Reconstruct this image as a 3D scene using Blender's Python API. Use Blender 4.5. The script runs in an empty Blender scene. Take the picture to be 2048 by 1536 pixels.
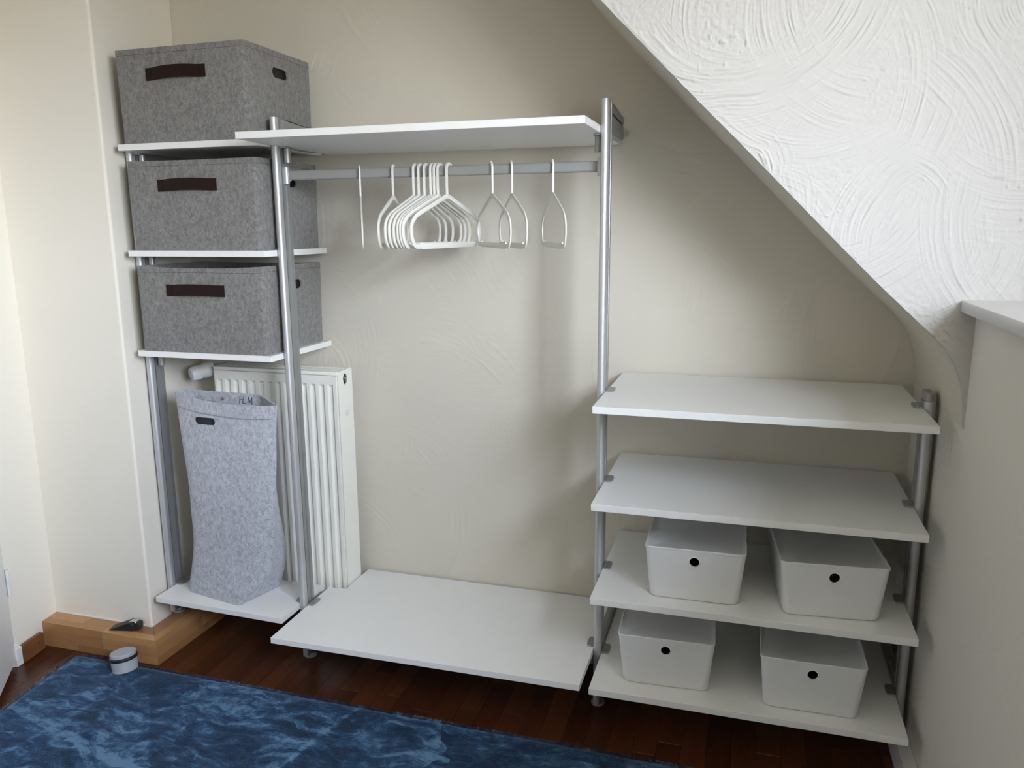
import bpy, bmesh, math, random
import numpy as np
from mathutils import Vector, Matrix, noise
random.seed(7)
R = math.radians
scene = bpy.context.scene
COL = scene.collection

# ---------------------------------------------------------------- camera
cam_d = bpy.data.cameras.new('camera'); cam = bpy.data.objects.new('camera', cam_d); COL.objects.link(cam)
cam_d.sensor_width = 36.0; cam_d.sensor_fit = 'HORIZONTAL'; cam_d.lens = 1577.6 / 2048 * 36.0
cam_d.clip_start = 0.02
YAW, PITCH, ROLL = -0.2931, -0.195, -0.007
cf = Vector((math.sin(YAW) * math.cos(PITCH), math.cos(YAW) * math.cos(PITCH), math.sin(PITCH)))
cr = Vector((math.cos(YAW), -math.sin(YAW), 0)); cu = cr.cross(cf)
cr2 = cr * math.cos(ROLL) + cu * math.sin(ROLL); cu2 = -cr * math.sin(ROLL) + cu * math.cos(ROLL)
cam.matrix_world = Matrix(((cr2.x, cu2.x, -cf.x, 1.8707), (cr2.y, cu2.y, -cf.y, -2.4388), (cr2.z, cu2.z, -cf.z, 1.42), (0, 0, 0, 1)))
scene.camera = cam
scene.cycles.adaptive_threshold = 0.06; scene.cycles.diffuse_bounces = 4; scene.cycles.max_bounces = 8

# ---------------------------------------------------------------- world, light, exposure
scene.view_settings.view_transform = 'Standard'; scene.view_settings.look = 'None'
scene.view_settings.gamma = 1.0; scene.view_settings.use_curve_mapping = False
scene.view_settings.exposure = 2.08
w = bpy.data.worlds.new('daylight_sky'); scene.world = w; w.use_nodes = True
nt = w.node_tree; nt.nodes.clear()
wo = nt.nodes.new('ShaderNodeOutputWorld'); bg = nt.nodes.new('ShaderNodeBackground')
tc = nt.nodes.new('ShaderNodeTexCoord'); sx = nt.nodes.new('ShaderNodeSeparateXYZ')
cr_ = nt.nodes.new('ShaderNodeValToRGB')
mp = nt.nodes.new('ShaderNodeMapRange'); mp.inputs[1].default_value = -1; mp.inputs[2].default_value = 1
el = cr_.color_ramp.elements
el[0].position = 0.0; el[0].color = (0.20, 0.19, 0.16, 1)
el[1].position = 1.0; el[1].color = (0.62, 0.75, 1.03, 1)
e = el.new(0.49); e.color = (0.26, 0.25, 0.21, 1)
e = el.new(0.52); e.color = (0.86, 0.92, 1.02, 1)
nt.links.new(tc.outputs['Generated'], sx.inputs[0]); nt.links.new(sx.outputs[2], mp.inputs[0])
nt.links.new(mp.outputs[0], cr_.inputs[0]); nt.links.new(cr_.outputs[0], bg.inputs[0])
bg.inputs[1].default_value = 10.2
nt.links.new(bg.outputs[0], wo.inputs[0])

def portal(name, loc, rot, sx_, sy_):
    l = bpy.data.lights.new(name, 'AREA'); l.shape = 'RECTANGLE'; l.size = sx_; l.size_y = sy_
    l.cycles.is_portal = True
    o = bpy.data.objects.new(name, l); o.location = loc; o.rotation_euler = rot; COL.objects.link(o)
    return o
WX = 2.85                                   # plane of the dormer window
WY0, WY1, WZ0, WZ1 = -3.00, -1.65, 1.29, 2.32
portal('dormer_window_portal', (WX + 0.06, (WY0 + WY1) / 2, (WZ0 + WZ1) / 2), (0, R(90), 0), WZ1 - WZ0, WY1 - WY0)

# ---------------------------------------------------------------- materials
def mat(name, color, rough=0.5, metal=0.0, spec=0.5):
    m = bpy.data.materials.new(name); m.use_nodes = True
    b = m.node_tree.nodes['Principled BSDF']
    b.inputs['Base Color'].default_value = (*color, 1); b.inputs['Roughness'].default_value = rough
    b.inputs['Metallic'].default_value = metal; b.inputs['Specular IOR Level'].default_value = spec
    return m
class N:
    """tiny helper for node graphs"""
    def __init__(s, m): s.t = m.node_tree; s.b = s.t.nodes['Principled BSDF']
    def n(s, kind, **kw):
        x = s.t.nodes.new('ShaderNode' + kind)
        for k, v in kw.items(): setattr(x, k, v)
        return x
    def l(s, a, b): s.t.links.new(a, b)
    def coord(s, scale=(1, 1, 1), rot=(0, 0, 0), kind='Object'):
        c = s.n('TexCoord'); mpn = s.n('Mapping'); mpn.inputs['Scale'].default_value = scale; mpn.inputs['Rotation'].default_value = rot
        s.l(c.outputs[kind], mpn.inputs[0]); return mpn.outputs[0]
    def noise(s, vec, scale, detail=4, rough=0.55, dist=0.0):
        x = s.n('TexNoise'); x.inputs['Scale'].default_value = scale; x.inputs['Detail'].default_value = detail
        x.inputs['Roughness'].default_value = rough; x.inputs['Distortion'].default_value = dist
        s.l(vec, x.inputs['Vector']); return x.outputs[0]
    def ramp(s, fac, stops):
        x = s.n('ValToRGB'); e = x.color_ramp.elements
        e[0].position, e[0].color = stops[0][0], (*stops[0][1], 1); e[1].position, e[1].color = stops[-1][0], (*stops[-1][1], 1)
        for p, c in stops[1:-1]:
            q = e.new(p); q.color = (*c, 1)
        s.l(fac, x.inputs[0]); return x.outputs[0]
    def math(s, op, a, b=None, clamp=False):
        x = s.n('Math', operation=op); x.use_clamp = clamp
        for i, v in enumerate((a, b)):
            if v is None: continue
            if isinstance(v, (int, float)): x.inputs[i].default_value = v
            else: s.l(v, x.inputs[i])
        return x.outputs[0]
    def bump(s, h, strength, dist=0.01):
        x = s.n('Bump'); x.inputs['Strength'].default_value = strength; x.inputs['Distance'].default_value = dist
        s.l(h, x.inputs['Height']); s.l(x.outputs[0], s.b.inputs['Normal'])
    def base(s, c): s.l(c, s.b.inputs['Base Color'])

def plaster(name, color, grain, dist=0.004, sc_=95):
    """matt wall paint over plaster: fine grain only, the trowel marks are modelled"""
    m = mat(name, color, 0.85, 0, 0.25); g = N(m); v = g.coord()
    g.bump(g.noise(v, sc_, 2, 0.6), grain, dist)
    return m
M = {}
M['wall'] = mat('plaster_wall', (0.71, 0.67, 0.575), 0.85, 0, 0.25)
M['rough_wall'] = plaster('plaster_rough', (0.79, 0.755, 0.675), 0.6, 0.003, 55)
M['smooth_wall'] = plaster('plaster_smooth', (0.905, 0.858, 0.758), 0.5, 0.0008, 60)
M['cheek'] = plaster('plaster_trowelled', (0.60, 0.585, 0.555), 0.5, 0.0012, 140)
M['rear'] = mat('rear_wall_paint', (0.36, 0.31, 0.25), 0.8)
M['paint'] = mat('white_gloss_paint', (0.84, 0.83, 0.81), 0.35)
M['sill'] = mat('white_sill_stone', (0.84, 0.84, 0.84), 0.25)

m = M['melamine'] = mat('white_melamine', (0.92, 0.925, 0.91), 0.36); g = N(m)
g.bump(g.noise(g.coord(), 400, 2), 0.05, 0.0004)
m = M['alu'] = mat('satin_aluminium', (0.62, 0.63, 0.64), 0.5, 0.75); g = N(m)
g.bump(g.noise(g.coord((300, 300, 4)), 1, 2), 0.06, 0.0005)
M['alu_dark'] = mat('grey_aluminium', (0.36, 0.37, 0.37), 0.45, 0.6)
M['clamp'] = mat('clamp_aluminium', (0.40, 0.41, 0.41), 0.45, 0.7)
M['slot'] = mat('black_slot', (0.012, 0.012, 0.012), 0.6)
M['chrome'] = mat('chrome', (0.8, 0.8, 0.8), 0.12, 1.0)
M['rail'] = mat('grey_rail', (0.34, 0.34, 0.325), 0.65, 0.15)

def felt(name, dark, mid, light, sc_):
    m = mat(name, mid, 0.95, 0, 0.1); g = N(m); v = g.coord((1, 1, 0.7))
    a = g.noise(v, sc_, 6, 0.72, 0.6); b = g.noise(v, sc_ * 3.2, 4, 0.7)
    f = g.math('ADD', g.math('MULTIPLY', a, 0.65), g.math('MULTIPLY', b, 0.35))
    g.base(g.ramp(f, [(0.33, dark), (0.5, mid), (0.67, light)]))
    g.bump(f, 0.35, 0.003)
    g.b.inputs['Sheen Weight'].default_value = 0.25
    return m
M['felt'] = felt('grey_felt', (0.118, 0.114, 0.108), (0.228, 0.222, 0.212), (0.34, 0.332, 0.32), 105)
M['felt_rim'] = felt('grey_felt_rim', (0.14, 0.138, 0.132), (0.24, 0.236, 0.23), (0.36, 0.355, 0.35), 75)
M['felt_light'] = felt('light_grey_felt', (0.25, 0.265, 0.30), (0.49, 0.51, 0.56), (0.70, 0.72, 0.78), 95)
m = M['leather'] = mat('brown_leather', (0.019, 0.0085, 0.0065), 0.7, 0, 0.2); g = N(m); g.bump(g.noise(g.coord(), 500, 3), 0.2, 0.0006)
M['plastic'] = mat('white_plastic', (0.86, 0.87, 0.87), 0.32)
M['plastic'].node_tree.nodes['Principled BSDF'].inputs['Subsurface Weight'].default_value = 0.0
M['hanger'] = mat('ivory_plastic', (0.84, 0.83, 0.77), 0.35)
M['radiator'] = mat('cream_enamel', (0.93, 0.925, 0.85), 0.35)
M['valve'] = mat('valve_plastic', (0.80, 0.81, 0.80), 0.4)
M['black'] = mat('black_rubber', (0.014, 0.014, 0.016), 0.45)
M['hole_plate'] = mat('slate_hole_plate', (0.03, 0.034, 0.04), 0.8)  # dark tone for the plate added behind the basket's handle hole
M['ink'] = mat('black_ink', (0.02, 0.02, 0.05), 0.8)
M['grey_stop'] = mat('grey_painted_steel', (0.46, 0.50, 0.53), 0.5)

def wood(name, c0, c1, rough, axis, vary=0.35, spec=0.5):
    m = mat(name, c0, rough, 0, spec); g = N(m)
    sc_ = [22, 22, 22]; sc_[axis] = 1.6
    oi = g.n('ObjectInfo')
    co = g.n('TexCoord'); ad = g.n('VectorMath', operation='ADD'); mu = g.n('VectorMath', operation='SCALE')
    cb = g.n('CombineXYZ'); g.l(oi.outputs['Random'], cb.inputs[0]); g.l(oi.outputs['Random'], cb.inputs[1]); g.l(oi.outputs['Random'], cb.inputs[2])
    g.l(cb.outputs[0], mu.inputs[0]); mu.inputs['Scale'].default_value = 17.0
    g.l(co.outputs['Object'], ad.inputs[0]); g.l(mu.outputs[0], ad.inputs[1])
    mpn = g.n('Mapping'); mpn.inputs['Scale'].default_value = sc_; g.l(ad.outputs[0], mpn.inputs[0])
    f = g.noise(mpn.outputs[0], 3.0, 5, 0.6, 0.8)
    f2 = g.math('ADD', g.math('MULTIPLY', f, 1 - vary), g.math('MULTIPLY', oi.outputs['Random'], vary))
    g.base(g.ramp(f2, [(0.2, c0), (0.8, c1)]))
    g.bump(f, 0.08, 0.001)
    return m
M['floor_wood'] = wood('dark_parquet', (0.040, 0.0105, 0.0035), (0.125, 0.038, 0.012), 0.3, 1, 0.38)
M['floor_gap'] = mat('parquet_joint', (0.018, 0.006, 0.003), 0.6)
M['beech_x'] = wood('beech_lengthwise', (0.33, 0.16, 0.064), (0.55, 0.30, 0.13), 0.35, 0, 0.6)
M['beech_y'] = wood('beech_crosswise', (0.33, 0.16, 0.064), (0.55, 0.30, 0.13), 0.35, 1, 0.6)
M['base_wood'] = wood('brown_baseboard_wood', (0.15, 0.055, 0.02), (0.23, 0.095, 0.036), 0.35, 1, 0.3)

m = M['rug'] = mat('blue_plush', (0.03, 0.07, 0.15), 0.8, 0, 0.2); g = N(m)
def brushed(ang, off):
    c = g.n('TexCoord'); wob = g.n('TexNoise'); wob.inputs['Scale'].default_value = 6.0; wob.inputs['Detail'].default_value = 2
    g.l(c.outputs['Object'], wob.inputs['Vector'])
    sc2 = g.n('VectorMath', operation='SCALE'); g.l(wob.outputs[1], sc2.inputs[0]); sc2.inputs['Scale'].default_value = 0.16
    ad = g.n('VectorMath', operation='ADD'); g.l(c.outputs['Object'], ad.inputs[0]); g.l(sc2.outputs[0], ad.inputs[1])
    mpn = g.n('Mapping'); mpn.inputs['Scale'].default_value = (1, 3.6, 1); mpn.inputs['Rotation'].default_value = (0, 0, R(ang)); mpn.inputs['Location'].default_value = (off, off, 0)
    g.l(ad.outputs[0], mpn.inputs[0]); return g.noise(mpn.outputs[0], 7.5, 6, 0.68, 0.3)
cell = g.n('TexVoronoi'); cell.inputs['Scale'].default_value = 2.4
cw = g.n('TexNoise'); cw.inputs['Scale'].default_value = 5.0; cw.inputs['Detail'].default_value = 3; g.l(g.coord(), cw.inputs['Vector'])
cs = g.n('VectorMath', operation='SCALE'); cs.inputs['Scale'].default_value = 0.30; g.l(cw.outputs[1], cs.inputs[0])
ca = g.n('VectorMath', operation='ADD'); g.l(g.coord(), ca.inputs[0]); g.l(cs.outputs[0], ca.inputs[1]); g.l(ca.outputs[0], cell.inputs['Vector'])
sel = g.n('SeparateColor'); g.l(cell.outputs['Color'], sel.inputs[0])
b1, b2 = brushed(-38, 0.0), brushed(24, 5.3)
pick = g.math('GREATER_THAN', sel.outputs[0], 0.5)
mixn = g.n('Mix'); mixn.data_type = 'FLOAT'; g.l(pick, mixn.inputs[0]); g.l(b1, mixn.inputs[2]); g.l(b2, mixn.inputs[3])
tone = g.math('MULTIPLY', g.math('SUBTRACT', sel.outputs[1], 0.5), 0.06)
wsep = g.n('SeparateXYZ'); wv = g.n('VectorMath', operation='ADD'); ws_ = g.n('VectorMath', operation='SCALE'); ws_.inputs['Scale'].default_value = 0.035
g.l(cw.outputs[1], ws_.inputs[0]); g.l(g.coord(), wv.inputs[0]); g.l(ws_.outputs[0], wv.inputs[1]); g.l(wv.outputs[0], wsep.inputs[0])
def line_dist(p, q):
    dx_, dy_ = q[0] - p[0], q[1] - p[1]; L_ = math.hypot(dx_, dy_); nx_, ny_ = -dy_ / L_, dx_ / L_
    return g.math('SUBTRACT', g.math('ADD', g.math('MULTIPLY', wsep.outputs[0], nx_), g.math('MULTIPLY', wsep.outputs[1], ny_)), nx_ * (p[0] + 0.0175) + ny_ * (p[1] + 0.0175))
def ramp1(d, a0, a1):
    x_ = g.n('MapRange'); x_.inputs[1].default_value = a0; x_.inputs[2].default_value = a1; g.l(d, x_.inputs[0]); return x_.outputs[0]
# sheen of pile pressed over along straight strokes, painted as lighter and darker base colour
for p, q, wdt, amp in (((-0.218, -0.81), (0.315, -0.947), 0.022, 0.085), ((0.80, -0.58), (0.74, -0.84), 0.012, 0.05), ((0.049, -0.679), (-0.003, -0.911), 0.012, 0.045)):
    d_ = g.math('ABSOLUTE', line_dist(p, q)); tone = g.math('ADD', tone, g.math('MULTIPLY', ramp1(d_, wdt, wdt * 0.5), amp))
for p, q, reach_, amp in (((0.15, -0.65), (0.396, -0.94), 0.20, -0.055), ((0.447, -0.605), (0.617, -0.799), 0.16, 0.035), ((0.80, -0.58), (0.74, -0.84), 0.30, -0.045), ((1.30, -0.60), (1.05, -0.9), 0.3, -0.05)):
    d_ = line_dist(p, q); tone = g.math('ADD', tone, g.math('MULTIPLY', g.math('MULTIPLY', ramp1(d_, 0.0, 0.006), ramp1(d_, reach_, 0.0)), amp))
fin_n = g.noise(g.coord(), 150, 2, 0.6); mid = g.noise(g.coord(), 24, 4, 0.7, 1.0)
f = g.math('ADD', g.math('ADD', g.math('MULTIPLY', mixn.outputs[0], 0.64), g.math('MULTIPLY', mid, 0.28)), g.math('ADD', g.math('MULTIPLY', fin_n, 0.08), tone))
g.base(g.ramp(f, [(0.42, (0.006, 0.021, 0.055)), (0.48, (0.014, 0.046, 0.108)), (0.53, (0.036, 0.095, 0.185)), (0.60, (0.125, 0.235, 0.385))]))  # navy to pale blue paints how the brushed pile catches light
g.bump(fin_n, 0.5, 0.004)
g.b.inputs['Sheen Weight'].default_value = 0.3; g.b.inputs['Sheen Tint'].default_value = (0.4, 0.6, 0.9, 1)

m = bpy.data.materials.new('window_glass'); m.use_nodes = True; M['glass'] = m
t = m.node_tree; t.nodes.clear(); o_ = t.nodes.new('ShaderNodeOutputMaterial'); mx = t.nodes.new('ShaderNodeMixShader')
tr = t.nodes.new('ShaderNodeBsdfTransparent'); gl = t.nodes.new('ShaderNodeBsdfGlossy'); gl.inputs['Roughness'].default_value = 0.02
mx.inputs[0].default_value = 0.06; t.links.new(tr.outputs[0], mx.inputs[1]); t.links.new(gl.outputs[0], mx.inputs[2]); t.links.new(mx.outputs[0], o_.inputs[0])

# ---------------------------------------------------------------- mesh helpers
def fin(name, bm, material, parent=None, smooth=False, label=None, recalc=True):
    if recalc: bmesh.ops.recalc_face_normals(bm, faces=bm.faces[:])
    me = bpy.data.meshes.new(name); bm.to_mesh(me); bm.free()
    return link(name, me, material, parent, smooth, label)
def link(name, me, material, parent=None, smooth=False, label=None):
    if material is not None and not me.materials: me.materials.append(M[material] if isinstance(material, str) else material)
    if smooth:
        for p in me.polygons: p.use_smooth = True
        if smooth != True: me.set_sharp_from_angle(angle=R(smooth))
    o = bpy.data.objects.new(name, me); COL.objects.link(o)
    if parent is not None: o.parent = parent
    if label: o['label'] = label
    return o
def box(bm, x0, x1, y0, y1, z0, z1, bev=0.0, seg=1):
    vs = [bm.verts.new(p) for p in ((x0, y0, z0), (x1, y0, z0), (x1, y1, z0), (x0, y1, z0), (x0, y0, z1), (x1, y0, z1), (x1, y1, z1), (x0, y1, z1))]
    fs = [bm.faces.new([vs[i] for i in q]) for q in ((0, 3, 2, 1), (4, 5, 6, 7), (0, 1, 5, 4), (1, 2, 6, 5), (2, 3, 7, 6), (3, 0, 4, 7))]
    if bev:
        es = {e for f in fs for e in f.edges}
        bmesh.ops.bevel(bm, geom=list(es), offset=bev, segments=seg, profile=0.5, affect='EDGES')
    return vs
def prism(bm, poly, a0, a1, axis=2, bev=0.0, seg=1):
    """extrude a 2D polygon along an axis (0: poly=(y,z), 1: poly=(x,z), 2: poly=(x,y))"""
    def P(u, v, a): return ((a, u, v), (u, a, v), (u, v, a))[axis]
    lo = [bm.verts.new(P(u, v, a0)) for u, v in poly]; hi = [bm.verts.new(P(u, v, a1)) for u, v in poly]
    fs = [bm.faces.new(lo[::-1]), bm.faces.new(hi)]
    n = len(poly)
    for i in range(n): fs.append(bm.faces.new((lo[i], lo[(i + 1) % n], hi[(i + 1) % n], hi[i])))
    if bev:
        bmesh.ops.recalc_face_normals(bm, faces=fs)
        es = {e for f in fs for e in f.edges}
        bmesh.ops.bevel(bm, geom=list(es), offset=bev, segments=seg, profile=0.5, affect='EDGES')
def cyl(bm, p0, p1, r0, r1=None, seg=24, caps=True):
    p0, p1 = Vector(p0), Vector(p1); r1 = r0 if r1 is None else r1
    ax = (p1 - p0).normalized(); a = ax.orthogonal().normalized(); b = ax.cross(a)
    r = [[bm.verts.new(p + (a * math.cos(t) + b * math.sin(t)) * rr) for t in (2 * math.pi * i / seg for i in range(seg))] for p, rr in ((p0, r0), (p1, r1))]
    for i in range(seg): bm.faces.new((r[0][i], r[0][(i + 1) % seg], r[1][(i + 1) % seg], r[1][i]))
    if caps: bm.faces.new(r[0][::-1]); bm.faces.new(r[1])
def lathe(bm, prof, c, axis=Vector((0, 0, 1)), seg=32):
    c = Vector(c); a = axis.orthogonal().normalized(); b = axis.cross(a); rings = []
    for r, h in prof:
        if r < 1e-6: rings.append([bm.verts.new(c + axis * h)])
        else: rings.append([bm.verts.new(c + axis * h + (a * math.cos(t) + b * math.sin(t)) * r) for t in (2 * math.pi * i / seg for i in range(seg))])
    for A, B in zip(rings, rings[1:]):
        for i in range(seg):
            j = (i + 1) % seg
            if len(A) == 1: bm.faces.new((A[0], B[i], B[j]))
            elif len(B) == 1: bm.faces.new((A[i], A[j], B[0]))
            else: bm.faces.new((A[i], A[j], B[j], B[i]))
def sweep(bm, pts, sec, up, closed=False):
    """sweep a 2D section (list of (u along in-plane normal, v along 'up')) along a polyline"""
    pts = [Vector(p) for p in pts]; up = Vector(up); rings = []; n = len(pts)
    for i in range(n):
        if closed: d = (pts[(i + 1) % n] - pts[i - 1]).normalized()
        else: d = (pts[min(i + 1, n - 1)] - pts[max(i - 1, 0)]).normalized()
        s = d.cross(up).normalized()
        rings.append([bm.verts.new(pts[i] + s * u + up * v_) for u, v_ in sec])
    k = len(sec)
    rng = range(n) if closed else range(n - 1)
    for i in rng:
        A, B = rings[i], rings[(i + 1) % n]
        for j in range(k): bm.faces.new((A[j], A[(j + 1) % k], B[(j + 1) % k], B[j]))
    if not closed: bm.faces.new(rings[0][::-1]); bm.faces.new(rings[-1])
def rrect(x0, x1, y0, y1, r, seg=5):
    out = []
    for cx_, cy_, a0 in ((x1 - r, y0 + r, -90), (x1 - r, y1 - r, 0), (x0 + r, y1 - r, 90), (x0 + r, y0 + r, 180)):
        for i in range(seg + 1):
            a = R(a0 + 90 * i / seg); out.append((cx_ + r * math.cos(a), cy_ + r * math.sin(a)))
    return out
def loft(bm, rings, cap0=True, cap1=True):
    rs = [[bm.verts.new(p) for p in r] for r in rings]; k = len(rs[0])
    for A, B in zip(rs, rs[1:]):
        for j in range(k): bm.faces.new((A[j], A[(j + 1) % k], B[(j + 1) % k], B[j]))
    if cap0: bm.faces.new(rs[0][::-1])
    if cap1: bm.faces.new(rs[-1])
def cut(me, cutter_bm):
    """boolean difference of two meshes, evaluated at once; the helpers are removed again"""
    bmesh.ops.recalc_face_normals(cutter_bm, faces=cutter_bm.faces[:])
    cm = bpy.data.meshes.new('cutter'); cutter_bm.to_mesh(cm); cutter_bm.free()
    a = bpy.data.objects.new('cut_a', me); b = bpy.data.objects.new('cut_b', cm); COL.objects.link(a); COL.objects.link(b)
    md = a.modifiers.new('b', 'BOOLEAN'); md.operation = 'DIFFERENCE'; md.object = b; md.solver = 'EXACT'
    dg = bpy.context.evaluated_depsgraph_get(); dg.update()
    out = bpy.data.meshes.new_from_object(a.evaluated_get(dg))
    bpy.data.objects.remove(a); bpy.data.objects.remove(b)
    return out
def mesh_of(bm):
    bmesh.ops.recalc_face_normals(bm, faces=bm.faces[:])
    me = bpy.data.meshes.new('m'); bm.to_mesh(me); bm.free(); return me
def thing(name, label, cat, group=None, loc=(0, 0, 0), rotz=0.0):
    o = bpy.data.objects.new(name, None); o.empty_display_size = 0.05; COL.objects.link(o)
    o.location = loc; o.rotation_euler = (0, 0, rotz); o['label'] = label; o['category'] = cat
    if group: o['group'] = group
    return o
def tag(o, label, cat, group=None):
    o['label'] = label; o['category'] = cat
    if group: o['group'] = group
    return o
def struct(o, label, cat):
    o['kind'] = 'structure'; o['label'] = label; o['category'] = cat; return o

# ---------------------------------------------------------------- trowelled plaster relief
def vnoise(u, v_, seed):
    """smooth value noise on two coordinate arrays, -1..1"""
    r = np.random.RandomState(seed); T_ = r.rand(256, 256).astype(np.float32) * 2 - 1
    iu, iv = np.floor(u).astype(int), np.floor(v_).astype(int); fu, fv = u - iu, v_ - iv
    fu, fv = fu * fu * (3 - 2 * fu), fv * fv * (3 - 2 * fv)
    a, b, c, d = T_[iu % 256, iv % 256], T_[(iu + 1) % 256, iv % 256], T_[iu % 256, (iv + 1) % 256], T_[(iu + 1) % 256, (iv + 1) % 256]
    return (a * (1 - fu) + b * fu) * (1 - fv) + (c * (1 - fu) + d * fu) * fv
def trowel(X, Z, seed, passes, freq, ridge, grain, lump):
    """height field: overlapping arc-shaped trowel passes with long streaks, pits and grains between"""
    r = np.random.RandomState(seed); H = grain * (0.6 * vnoise(X / 0.006, Z / 0.006, seed) + 0.4 * vnoise(X / 0.013, Z / 0.013, seed + 1))
    x0, x1, z0, z1 = X.min(), X.max(), Z.min(), Z.max()
    for k in range(passes):
        cx_, cz_ = x0 + (x1 - x0) * r.rand(), z0 + (z1 - z0) * r.rand(); ra = 0.06 + 0.30 * r.rand() ** 1.3; wd_ = 0.04 + 0.07 * r.rand()
        t0 = r.rand() * 2 * np.pi; sp = 0.5 + 1.0 * r.rand(); am = 0.35 + 0.65 * r.rand()
        dx, dz = X - cx_, Z - cz_; rr_ = np.hypot(dx, dz)
        near = np.abs(rr_ - ra) < wd_
        if not near.any(): continue
        dxx, dzz, rn = dx[near], dz[near], rr_[near]
        th = (np.arctan2(dzz, dxx) - t0 + np.pi) % (2 * np.pi) - np.pi
        mk = np.clip(1 - np.abs(rn - ra) / wd_, 0, 1) ** 0.5 * np.clip((sp - np.abs(th)) / 0.22, 0, 1)
        rw = rn + 0.004 * vnoise(dxx * 14, dzz * 14, seed + 9 + k)
        st_ = vnoise(rw * freq, th * 2.2 + 40, seed + 100 + k) + 0.6 * vnoise(rw * freq * 2.1, th * 5 + 40, seed + 300 + k)
        st_ = np.where(st_ > 0, st_ ** 1.5, -0.4 * np.abs(st_) ** 1.2)
        H[near] = H[near] * (1 - 0.85 * mk) + ridge * am * st_ * mk
    dots = np.clip(vnoise(X / 0.011 + 77, Z / 0.011 + 31, seed + 5) - 0.62, 0, 1) / 0.38
    dn_ = np.clip(vnoise(X / 0.12, Z / 0.12, seed + 6) + 0.3, 0, 1)
    return H + grain * 2.2 * dots * dn_ + lump * vnoise(X / 0.09, Z / 0.09, seed + 7)
def relief_mesh(name, xs, zs, H, y_of, keep=None, base=None):
    """grid in the xz plane, relief towards the camera (-y); keep masks cells, base snaps the lowest row"""
    nx_, nz_ = len(xs), len(zs); X, Z = np.meshgrid(xs, zs, indexing='ij')
    if base is not None:
        zb_ = base(xs)[:, None]; below = Z < zb_
        Z2 = np.where(below, zb_, Z); H = np.where(below, 0, H * np.clip((Z - zb_) / 0.008, 0, 1))
    else: Z2 = Z
    co = np.stack([X, y_of - H, Z2], -1).reshape(-1, 3).astype(np.float32)
    i, j = np.meshgrid(np.arange(nx_ - 1), np.arange(nz_ - 1), indexing='ij'); a = i * nz_ + j
    q = np.stack([a, a + nz_, a + nz_ + 1, a + 1], -1).reshape(-1, 4)
    if base is not None:
        bl = below.reshape(-1); q = q[~(bl[q].all(1))]
        # drop cells that collapsed to nothing
        ar = np.abs(co[q[:, 3], 2] - co[q[:, 0], 2]) + np.abs(co[q[:, 2], 2] - co[q[:, 1], 2]); q = q[ar > 1e-6]
    used = np.unique(q); rm = np.full(len(co), -1); rm[used] = np.arange(len(used)); co = co[used]; q = rm[q]
    me = bpy.data.meshes.new(name); me.vertices.add(len(co)); me.vertices.foreach_set('co', co.reshape(-1))
    me.loops.add(q.size); me.loops.foreach_set('vertex_index', q.reshape(-1).astype(np.int32))
    me.polygons.add(len(q)); me.polygons.foreach_set('loop_start', np.arange(0, q.size, 4, dtype=np.int32))
    me.polygons.foreach_set('use_smooth', np.ones(len(q), dtype=bool))
    me.update(calc_edges=True); me.validate(); return me

# ================================================================ THE ROOM
YB = 0.012                                           # back wall plane
CEIL = 2.42
bm = bmesh.new(); box(bm, -0.7, 2.75, -4.0, 0.2, -0.12, -0.006)
floor = struct(fin('floor', bm, 'floor_gap'), 'dark reddish-brown parquet floor under the open wardrobe', 'floor')
# parquet staves run away from the camera; those in view are single pieces
pw = 0.066; col = 0; x = -0.56; stave_cache = {}
while x < 2.36:
    rr = random.Random(100 + col); y = -1.12 - rr.random() * 0.3
    while y < YB:
        L = rr.choice((0.24, 0.30, 0.36, 0.42)); y1 = y + L
        if y1 > YB: y1 = YB
        L = round(y1 - y, 3)
        if L > 0.02:
            if L not in stave_cache:
                b2 = bmesh.new(); box(b2, -pw / 2 + 0.0004, pw / 2 - 0.0004, 0.0004, L - 0.0004, -0.012, 0.0, 0.0006)
                stave_cache[L] = mesh_of(b2)
            o = link('plank', stave_cache[L], 'floor_wood', floor); o.location = (x + pw / 2, y, 0)
        y = y1
    x += pw; col += 1
bm = bmesh.new(); box(bm, -0.7, 2.75, -4.0, -1.42, -0.012, -0.0005)
link('floor_field', mesh_of(bm), 'floor_wood', floor)

bm = bmesh.new(); box(bm, -0.75, 2.75, YB, YB + 0.15, -0.1, CEIL + 0.1)
wb_ = fin('wall_back', bm, 'wall')
struct(wb_, 'plastered off-white back wall behind the shelving', 'wall')
xs = np.arange(-0.10, 2.3401, 0.004); zs = np.arange(0.0, 2.2801, 0.004); Xg, Zg = np.meshgrid(xs, zs, indexing='ij')
link('plaster_coat', relief_mesh('plaster_coat', xs, zs, trowel(Xg, Zg, 11, 150, 190, 0.0012, 0.0003, 0.0006), YB - 0.0015), 'wall', wb_)
# chimney breast: front face parallel to the back wall, side face slightly skewed
bm = bmesh.new(); prism(bm, [(-0.70, -0.415), (-0.031, -0.415), (-0.084, YB), (-0.70, YB)], 0.0, CEIL, 2)
fin_o = fin('wall_chimney', bm, 'smooth_wall'); struct(fin_o, 'smooth plastered chimney breast at the left of the shelving', 'wall')
bv = fin_o.modifiers.new('edge', 'BEVEL'); bv.width = 0.008; bv.segments = 3; bv.limit_method = 'ANGLE'
# left wall, skewed a little, up to the door hinge and on behind the door
bm = bmesh.new(); prism(bm, [(-0.7, -0.415), (-0.443, -0.415), (-0.413, -0.612), (-0.413, -0.64), (-0.46, -0.66), (-0.46, -4.0), (-0.7, -4.0)], 0.0, CEIL, 2)
struct(fin('wall_left', bm, 'smooth_wall'), 'short white plastered wall strip between door and chimney breast', 'wall')
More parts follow.
